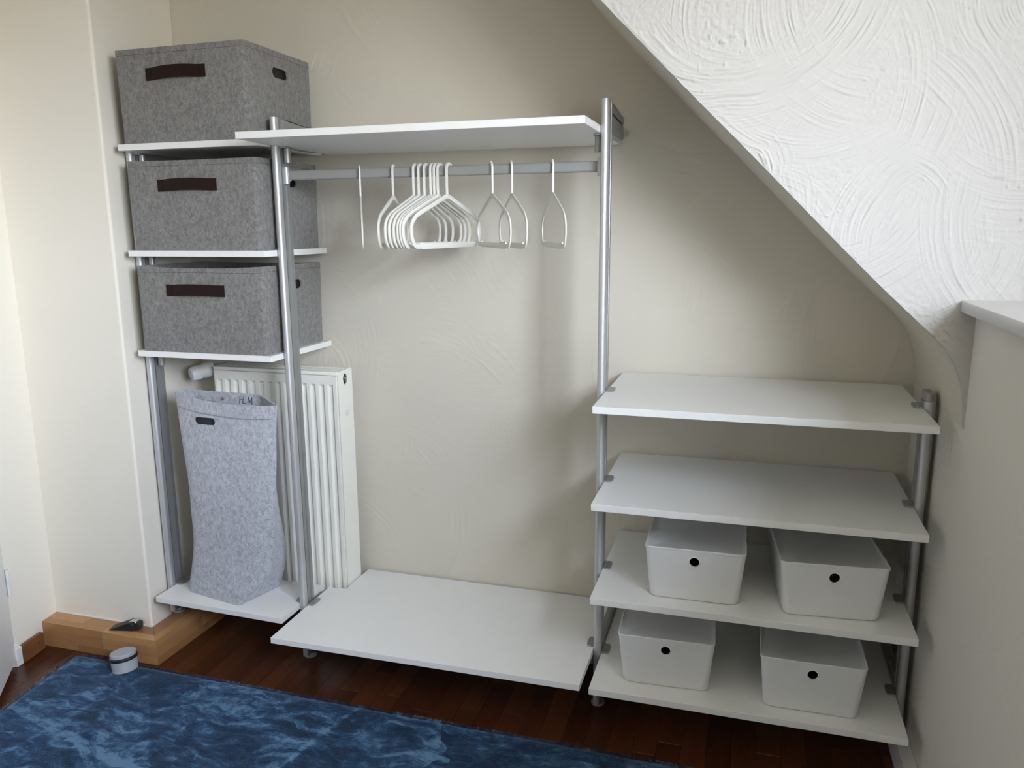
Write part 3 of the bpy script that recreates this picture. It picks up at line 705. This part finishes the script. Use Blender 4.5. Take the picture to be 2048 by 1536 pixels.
def basket_ring(i, ins):
    c = [cols[k][i] for k in range(4)]; k_ = i / (NL - 1); cen = sum(c, Vector()) / 4
    pts = []
    m_ = 12
    for k in range(4):
        a, b = c[k], c[(k + 1) % 4]; d = (b - a); nrm = Vector((d.y, -d.x, 0)).normalized()
        for j in range(m_):
            t_ = j / m_; p = a.lerp(b, t_)
            amp = (0.016, 0.002, 0.010, 0.004)[k] * math.sin(math.pi * min(1, k_ * 1.1)) ** 0.8 + (0.020 if k == 0 else 0.0) * k_ ** 3
            wob = 0.004 * noise.noise(p * 9.0) * min(1, k_ * 4)
            p = p + nrm * (amp * math.sin(math.pi * t_) + wob)
            if k == 0: p.z -= 0.012 * math.sin(math.pi * t_) * k_ ** 6
            pts.append(p)
    # soften the four corners, inset
    q = []
    for idx, p in enumerate(pts):
        if idx % m_ == 0: p = (pts[idx - 1] + p * 2 + pts[(idx + 1) % len(pts)]) / 4
        if ins:
            a, b = pts[idx - 1], pts[(idx + 1) % len(pts)]; d = b - a; p = p - Vector((d.y, -d.x, 0)).normalized() * ins
        q.append(tuple(p))
    return q
bm = bmesh.new()
inner = [basket_ring(i, 0.004) for i in range(NL - 1, -1, -1)]
inner[-1] = [(p[0], p[1], p[2] + 0.006) for p in inner[-1]]
loft(bm, [basket_ring(i, 0) for i in range(NL)] + inner)
me = mesh_of(bm)
me = cut(me, oval_cutter(0.217, 0.820, 0.040, 0.0125, 1, -0.50, -0.340))
link('body', me, 'felt_light', lb, smooth=45)
bm = bmesh.new(); box(bm, 0.165, 0.270, -0.357, -0.3555, 0.800, 0.840); fin('dark_hole_plate', bm, M['hole_plate'], lb)  # dark plate added behind the front panel to darken the hole
# hem line below the rim on the front
def on_front(t_, i):
    r_ = basket_ring(i, -0.0012); f_ = t_ * 12; j = int(f_); u = f_ - j
    return Vector(r_[j]).lerp(Vector(r_[min(j + 1, 12)]), u)
bm = bmesh.new(); pts = [on_front(0.02 + 0.93 * k / 24, NL - 1) - Vector((0, 0.0005, 0.042)) for k in range(25)]
pts = [Vector((p.x, on_front(0.02 + 0.93 * k / 24, NL - 1).y * 0.72 + on_front(0.02 + 0.93 * k / 24, NL - 3).y * 0.28 - 0.0012, p.z)) for k, p in enumerate(pts)]
sweep(bm, pts, [(-0.0006, -0.0006), (0.0006, -0.0006), (0.0006, 0.0006), (-0.0006, 0.0006)], (0, 0, 1)); fin('hem_stitching', bm, 'alu_dark', lb)
# snap fastener and hand-written initials inside the back panel
ri = basket_ring(NL - 2, 0.004); bp = Vector(ri[30]); bq = Vector(ri[26])
nb = (Vector(ri[25]) - Vector(ri[31])); nb = Vector((nb.y, -nb.x, 0)).normalized()
if nb.y > 0: nb = -nb
bm = bmesh.new(); lathe(bm, [(0, 0.002), (0.003, 0.002), (0.0055, 0.001), (0.006, 0)], bp + nb * 0.0005, nb, 16); fin('snap_fastener', bm, 'alu_dark', lb)
tx = Vector((1, 0, 0)) - nb * nb.x; tx = tx.normalized()
def stroke(bm, pts2, o, s):
    ps = [o + tx * (p[0] * s) + Vector((0, 0, 1)) * (p[1] * s) + nb * 0.0008 for p in pts2]
    sweep(bm, ps, [(-0.0007, -0.0004), (0.0007, -0.0004), (0.0007, 0.0004), (-0.0007, 0.0004)], nb)
bm = bmesh.new(); o_ = bq - tx * 0.028 + Vector((0, 0, -0.012)); s_ = 0.024
for st_ in ([(0, 0), (0.15, 1)], [(0.5, 0), (0.62, 1)], [(0.08, 0.5), (0.58, 0.55)], [(0.5, 0), (0.95, 0.05)], [(1.2, 0), (1.45, 0.95)], [(1.45, 0.95), (1.55, 0.1)], [(1.55, 0.1), (1.9, 0.9)], [(1.9, 0.9), (1.85, -0.15)]):
    stroke(bm, st_, o_, s_)
fin('handwritten_initials', bm, 'ink', lb, recalc=True)

# ================================================================ WHITE PLASTIC BOXES
def make_white_box():
    bw, bd, bh = 0.258, 0.350, 0.1475; n = 6
    bm = bmesh.new(); rings = []
    def ring(z, ins, r): 
        k = z / bh; tx_, ty = 0.0135 * (1 - k) + ins, 0.012 * (1 - k) + ins
        return [(px, py, z) for px, py in rrect(-bw / 2 + tx_, bw / 2 - tx_, -bd / 2 + ty, bd / 2 - ty, r, 6)]
    rings += [ring(0, 0.006, 0.020), ring(0.0015, 0.002, 0.020), ring(0.006, 0.0, 0.020), ring(bh * 0.5, 0, 0.017), ring(bh - 0.0075, 0, 0.014), ring(bh - 0.0068, -0.0011, 0.015), ring(bh - 0.0008, -0.0011, 0.015), ring(bh, -0.0003, 0.0145),
              ring(bh, 0.0024, 0.012), ring(bh - 0.001, 0.0032, 0.012), ring(bh * 0.5, 0.0032, 0.014), ring(0.006, 0.0032, 0.016)]
    loft(bm, rings)
    body = mesh_of(bm)
    c = bmesh.new(); cyl(c, (0, -bd / 2 - 0.03, 0.113), (0, -bd / 2 + 0.03, 0.113), 0.0128, seg=28)
    body = cut(body, c)
    bm = bmesh.new(); rr_ = [(px, py) for px, py in rrect(-bw / 2 + 0.0034, bw / 2 - 0.0034, -bd / 2 + 0.0034, bd / 2 - 0.0034, 0.0118, 6)]
    def off(k): return [(px * (1 - k / (bw / 2)), py * (1 - k / (bd / 2))) for px, py in rr_]
    loft(bm, [[(px, py, bh - 0.010) for px, py in off(0)], [(px, py, bh - 0.0042) for px, py in off(0)], [(px, py, bh - 0.0042) for px, py in off(0.003)], [(px, py, bh - 0.0060) for px, py in off(0.006)]])
    lid = mesh_of(bm)
    bm = bmesh.new()                                           # raised lip round the finger hole
    yf = -bd / 2 + 0.012 * (1 - 0.113 / bh)
    lathe(bm, [(0.0126, 0.004), (0.0126, -0.0010), (0.0132, -0.0018), (0.0148, -0.0018), (0.0158, -0.0008), (0.0158, 0.002)], (0, yf, 0.113), Vector((0, 1, 0)), 28)
    return body, lid, mesh_of(bm), bd
wb_body, wb_lid, wb_ring, wb_d = make_white_box()
for x, yf, z, rz, lb_ in ((1.766, -0.456, C[2], 0.5, 'white plastic lidded box on the upper of the two box shelves, left one'),
                          (2.1075, -0.457, C[2], 5.0, 'white plastic lidded box on the upper of the two box shelves, right one'),
                          (1.699, -0.448, C[3], 2.2, 'white plastic lidded box on the lowest shelf, left one next to the tall post'),
                          (2.0725, -0.464, C[3], 0.3, 'white plastic lidded box on the lowest shelf, right one')):
    a_ = R(rz); cx_, cy_ = x - math.sin(a_) * wb_d / 2, yf + math.cos(a_) * wb_d / 2
    o = thing('plastic_box', lb_, 'storage box', 'white plastic boxes in the right bay', (cx_, cy_, z + 0.0004), a_)
    link('body', wb_body, 'plastic', o, smooth=35); link('lid', wb_lid, 'plastic', o, smooth=35); link('finger_hole_rim', wb_ring, 'plastic', o, smooth=35)

# ================================================================ RADIATOR
rad = thing('radiator', 'cream panel radiator with vertical ribs behind the basket', 'radiator', None, (0, 0, 0))
rx0, rx1, ry0, ry1, rz0, rz1 = 0.088, 0.571, -0.143, -0.043, 0.10, 0.955
bm = bmesh.new()                                               # front panel with pressed ribs
pitch = 0.0333; nr = 14; xs0 = rx0 + 0.010; secs_ = []
def panel(zz, depth):
    row = [(rx0 + 0.002, ry0 + 0.010)]
    row.append((rx0 + 0.004, ry0))
    x_ = xs0 + 0.002
    for k in range(nr):
        a0 = x_ + k * pitch
        row += [(a0, ry0), (a0 + 0.005, ry0 + depth), (a0 + 0.0165, ry0 + depth), (a0 + 0.0215, ry0)]
    row += [(rx1 - 0.004, ry0), (rx1 - 0.002, ry0 + 0.010)]
    return [(p[0], p[1], zz) for p in row]
rws = [panel(rz0 + 0.01, 0), panel(rz0 + 0.04, 0), panel(rz0 + 0.05, 0.008), panel(rz1 - 0.052, 0.008), panel(rz1 - 0.043, 0.0), panel(rz1 - 0.013, 0)]
vv = [[bm.verts.new(p) for p in r_] for r_ in rws]
for a_, b_ in zip(vv, vv[1:]):
    for j in range(len(a_) - 1): bm.faces.new((a_[j], a_[j + 1], b_[j + 1], b_[j]))
fin('front_panel', bm, 'radiator', rad, smooth=30, recalc=True)
bm = bmesh.new(); box(bm, rx0 + 0.003, rx1 - 0.003, ry1 - 0.012, ry1, rz0 + 0.01, rz1 - 0.01, 0.003); fin('rear_panel', bm, 'radiator', rad)
for xa, xb, nm in ((rx0 - 0.0015, rx0, 'side_panel'), (rx1, rx1 + 0.0015, 'side_panel')):
    bm = bmesh.new(); prism(bm, rrect(ry0 + 0.004, ry1, rz0 + 0.02, rz1 - 0.001, 0.004, 3), xa, xb, 0)
    if xa > 0.3: 
        me = mesh_of(bm); c = bmesh.new()
        pts = [(-0.092 + 0.0135 * math.cos(t_), 0.924 + 0.0190 * math.sin(t_)) for t_ in (2 * math.pi * i / 24 for i in range(24))]
        prism(c, pts, xa - 0.01, xb + 0.01, 0); me = cut(me, c); link(nm, me, 'radiator', rad)
    else: fin(nm, bm, 'radiator', rad)
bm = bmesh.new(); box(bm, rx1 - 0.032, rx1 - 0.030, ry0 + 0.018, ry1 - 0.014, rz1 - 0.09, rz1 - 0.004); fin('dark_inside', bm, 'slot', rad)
bm = bmesh.new(); lathe(bm, [(0, 0.007), (0.0028, 0.007), (0.0028, 0.003), (0.006, 0.003), (0.0072, 0.001), (0.0072, -0.022), (0.0, -0.022)], (rx1 + 0.001, -0.092, 0.924), Vector((1, 0, 0)), 6); fin('vent_plug', bm, 'chrome', rad, smooth=25)
bm = bmesh.new()                                               # top grille: frame and cross bars
box(bm, rx0, rx1, ry0, ry0 + 0.022, rz1 - 0.013, rz1, 0.003, 2); box(bm, rx0, rx1, ry1 - 0.018, ry1, rz1 - 0.012, rz1, 0.002)
box(bm, rx0, rx0 + 0.012, ry0 + 0.02, ry1 - 0.016, rz1 - 0.012, rz1); box(bm, rx1 - 0.012, rx1, ry0 + 0.02, ry1 - 0.016, rz1 - 0.012, rz1)
box(bm, rx0 + 0.01, rx1 - 0.01, (ry0 + ry1) / 2 - 0.004, (ry0 + ry1) / 2 + 0.004, rz1 - 0.004, rz1 - 0.0003)
fin('top_frame', bm, 'radiator', rad, smooth=35)
gm = bmesh.new(); box(gm, -0.0022, 0.0022, ry0 + 0.021, ry1 - 0.017, -0.003, 0); gme = mesh_of(gm)
for k in range(46):
    o = link('grille_bar', gme, 'radiator', rad); o.location = (rx0 + 0.0165 + k * 0.00995, 0, rz1 - 0.0006)
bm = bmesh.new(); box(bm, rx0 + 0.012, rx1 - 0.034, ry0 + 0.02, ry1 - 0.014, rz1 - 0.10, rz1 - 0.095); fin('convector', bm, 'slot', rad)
for xa in (0.16, 0.49):
    bm = bmesh.new(); box(bm, xa, xa + 0.03, ry1, YB - 0.0005, 0.60, 0.80); fin('wall_bracket', bm, 'radiator', rad)
# worn sticker patch on the side
bm = bmesh.new(); box(bm, rx1 + 0.0015, rx1 + 0.0018, -0.098, -0.075, 0.795, 0.815); fin('sticker_trace', bm, 'valve', rad)
# thermostat head, pipe
va = Vector((0.043, -0.103, 0.936)); vb = Vector((0.011, -0.166, 0.9255)); vx = (vb - va).normalized(); ln = (vb - va).length
bm = bmesh.new(); lathe(bm, [(0.0, -0.012), (0.020, -0.012), (0.0265, -0.008), (0.0275, 0.002), (0.0275, 0.022), (0.0245, 0.028), (0.0235, 0.040), (0.0222, ln - 0.010), (0.0200, ln - 0.002), (0.0165, ln), (0.0, ln)], va, vx, 36)
tv = fin('thermostat_head', bm, 'valve', rad, smooth=40)
bm = bmesh.new(); up_v = Vector((0, 0, 1)); e1 = vx.cross(up_v).normalized(); e2 = e1.cross(vx)
for k in range(22):
    t_ = 2 * math.pi * k / 22; rd = e1 * math.cos(t_) + e2 * math.sin(t_); tg = vx.cross(rd)
    pts = [va + vx * s_ + rd * rr2 for s_, rr2 in ((0.038, 0.0238), (ln - 0.011, 0.0224), (ln - 0.003, 0.0205))]
    sweep(bm, pts, [(-0.0011, -0.0010), (0.0011, -0.0010), (0.0011, 0.0010), (-0.0011, 0.0010)], tg)
fin('grip_rib', bm, 'valve', tv)
bm = bmesh.new()
for k in range(14):                                            # scale marks round the end face
    t_ = 2 * math.pi * k / 14; rd = e1 * math.cos(t_) + e2 * math.sin(t_)
    p_ = va + vx * (ln + 0.0003); sweep(bm, [p_ + rd * 0.0105, p_ + rd * 0.0140], [(-0.0006, -0.0003), (0.0006, -0.0003), (0.0006, 0.0003), (-0.0006, 0.0003)], vx)
fin('scale_mark', bm, 'alu_dark', tv)
bm = bmesh.new(); cyl(bm, va - vx * 0.01, va - vx * 0.035, 0.011, seg=16); cyl(bm, va - vx * 0.03, (rx0 + 0.01, -0.085, 0.918), 0.010, seg=16); fin('valve_body', bm, 'chrome', rad, smooth=40)
bm = bmesh.new(); pv = round_path([(0.068, -0.092, 0.915), (0.066, -0.085, 0.80), (0.066, -0.05, 0.60), (0.066, -0.05, 0.10)], 0.05, 6)
circ = [(0.0075 * math.cos(2 * math.pi * i / 12), 0.0075 * math.sin(2 * math.pi * i / 12)) for i in range(12)]
sweep(bm, pv, circ, (0.999, 0.0, 0.04)); fin('supply_pipe', bm, 'radiator', rad, smooth=40)

# ================================================================ RUG
def rug_edge(x, y): return 0
bm = bmesh.new()
RC = [(-0.262, -0.520), (2.25, -0.532), (2.25, -2.2), (-0.05, -2.2)]   # corners: far left, far right, near right, near left
nx, ny = 150, 100; grid = []
for j in range(ny + 1):
    row = []
    for i in range(nx + 1):
        u, v_ = (i / nx), (j / ny) ** 1.15
        xl = RC[0][0] + (RC[3][0] - RC[0][0]) * v_; xr = RC[1][0]
        yt = RC[0][1] + (RC[1][1] - RC[0][1]) * u; yb_ = -2.2
        # rounded far-left corner
        x = xl + (xr - xl) * u; y = yt + (yb_ - yt) * v_
        row.append([x, y])
    grid.append(row)
rc = 0.05
vsg = []
for j in range(ny + 1):
    r_ = []
    for i in range(nx + 1):
        x, y = grid[j][i]
        xl = RC[0][0] + (RC[3][0] - RC[0][0]) * ((-0.52 - y) / 1.68); yt = -0.520 - 0.012 * (x + 0.26) / 2.5
        dx, dy = x - xl, yt - y
        if dx < rc and dy < rc:                                # pull the corner in
            d_ = math.hypot(rc - dx, rc - dy)
            if d_ > rc: k = rc / d_; x = xl + rc - (rc - dx) * k; y = yt - rc + (rc - dy) * k
        e_ = min(max(dx, 0), max(dy, 0), 2.25 - x + 0.0)
        x += 0.003 * noise.noise(Vector((y * 60, x * 60, 1.3))) * (1 if dx < 0.01 else 0); y += 0.003 * noise.noise(Vector((x * 60, y * 60, 4.1))) * (1 if dy < 0.01 else 0)
        z = 0.019 * (1 - math.exp(-max(e_, 0) / 0.008)) + 0.0022 * noise.noise(Vector((x * 16, y * 16, 0))) * min(1, e_ / 0.03) + 0.0012 * noise.noise(Vector((x * 60, y * 60, 7))) * min(1, e_ / 0.02)
        r_.append(bm.verts.new((x, y, max(z, 0.0) + 0.0008)))
    vsg.append(r_)
for j in range(ny):
    for i in range(nx): bm.faces.new((vsg[j][i], vsg[j][i + 1], vsg[j + 1][i + 1], vsg[j + 1][i]))
rug = fin('rug', bm, 'rug', None, smooth=True)
fv, ff = [], []; fr_ = random.Random(21)
for k in range(9000):
    if k % 4 == 0:                                             # left edge
        t_ = fr_.random(); bx, by = RC[0][0] + (RC[3][0] - RC[0][0]) * t_, -0.54 - 1.6 * t_; ox_, oy_ = -1, 0
    else:                                                      # far edge
        t_ = fr_.random(); bx, by = -0.235 + 2.45 * t_, -0.520 - 0.012 * t_; ox_, oy_ = 0, 1
    z0 = 0.003 + 0.014 * fr_.random(); L_ = 0.004 + 0.005 * fr_.random(); a_ = fr_.uniform(-0.8, 0.8)
    dxf, dyf = ox_ * math.cos(a_) - oy_ * math.sin(a_), ox_ * math.sin(a_) + oy_ * math.cos(a_)
    bx -= ox_ * 0.004; by -= oy_ * 0.004
    n0 = len(fv); px_, py_ = -dyf * 0.0009, dxf * 0.0009
    fv += [(bx - px_, by - py_, z0), (bx + px_, by + py_, z0), (bx + dxf * L_, by + dyf * L_, z0 + fr_.uniform(-0.002, 0.005))]; ff.append((n0, n0 + 1, n0 + 2))
fm = bpy.data.meshes.new('pile_fringe'); fm.from_pydata(fv, [], ff); fo = link('pile_fringe', fm, 'rug', rug); fo['kind'] = 'stuff'
tag(rug, 'plush blue rug with brushed light and dark patches on the floor', 'rug')

# ================================================================ DOOR STOPS
st = thing('door_stop', 'round grey door stop with black rubber ring on the blue rug', 'door stop', None, (-0.020, -0.560, 0.0175), 0)
st.rotation_euler = (R(-4), R(-7), 0)
bm = bmesh.new(); lathe(bm, [(0, 0), (0.037, 0), (0.039, 0.002), (0.0395, 0.0382), (0.0385, 0.0385), (0, 0.0385)], (0, 0, 0), seg=48); fin('base', bm, 'grey_stop', st, smooth=40)
bm = bmesh.new(); lathe(bm, [(0.036, 0.0380), (0.0410, 0.0382), (0.0436, 0.0408), (0.0436, 0.0462), (0.0410, 0.0488), (0.036, 0.0490)], (0, 0, 0), seg=48); fin('rubber_ring', bm, 'black', st, smooth=60)
bm = bmesh.new(); lathe(bm, [(0, 0.0485), (0.0380, 0.0485), (0.0392, 0.0495), (0.0392, 0.0590), (0.0375, 0.0606), (0, 0.0612)], (0, 0, 0), seg=48); fin('cap', bm, 'grey_stop', st, smooth=40)

wd = thing('door_wedge', 'black rubber door wedge with chrome clip on the wooden plinth', 'door stop', None, (-0.114, -0.447, PZ + 0.0003), R(12))
bm = bmesh.new(); L_ = 0.098; hw = 0.019
prism(bm, [(-L_ / 2, 0), (L_ / 2 - 0.012, 0), (L_ / 2 - 0.006, 0.010), (L_ / 2 - 0.012, 0.026), (L_ / 2 - 0.022, 0.030), (-L_ / 2 + 0.004, 0.0035), (-L_ / 2, 0.002)], -hw, hw, 1, 0.0012)
fin('wedge', bm, 'black', wd, smooth=30)
bm = bmesh.new(); prism(bm, [(L_ / 2 - 0.030, 0.0275), (L_ / 2 - 0.016, 0.0325), (L_ / 2 - 0.006, 0.030), (L_ / 2 - 0.002, 0.018), (L_ / 2 - 0.006, 0.018), (L_ / 2 - 0.010, 0.0265), (L_ / 2 - 0.020, 0.0285)], -0.010, 0.010, 1, 0.0008)
fin('chrome_clip', bm, 'chrome', wd, smooth=30)
bm = bmesh.new(); prism(bm, [(L_ / 2 - 0.008, 0.0), (L_ / 2 + 0.010, 0.004), (L_ / 2 + 0.012, 0.024), (L_ / 2 + 0.002, 0.030), (L_ / 2 - 0.010, 0.024)], -hw * 0.9, hw * 0.55, 1, 0.0015); fin('heel', bm, 'black', wd, smooth=30)
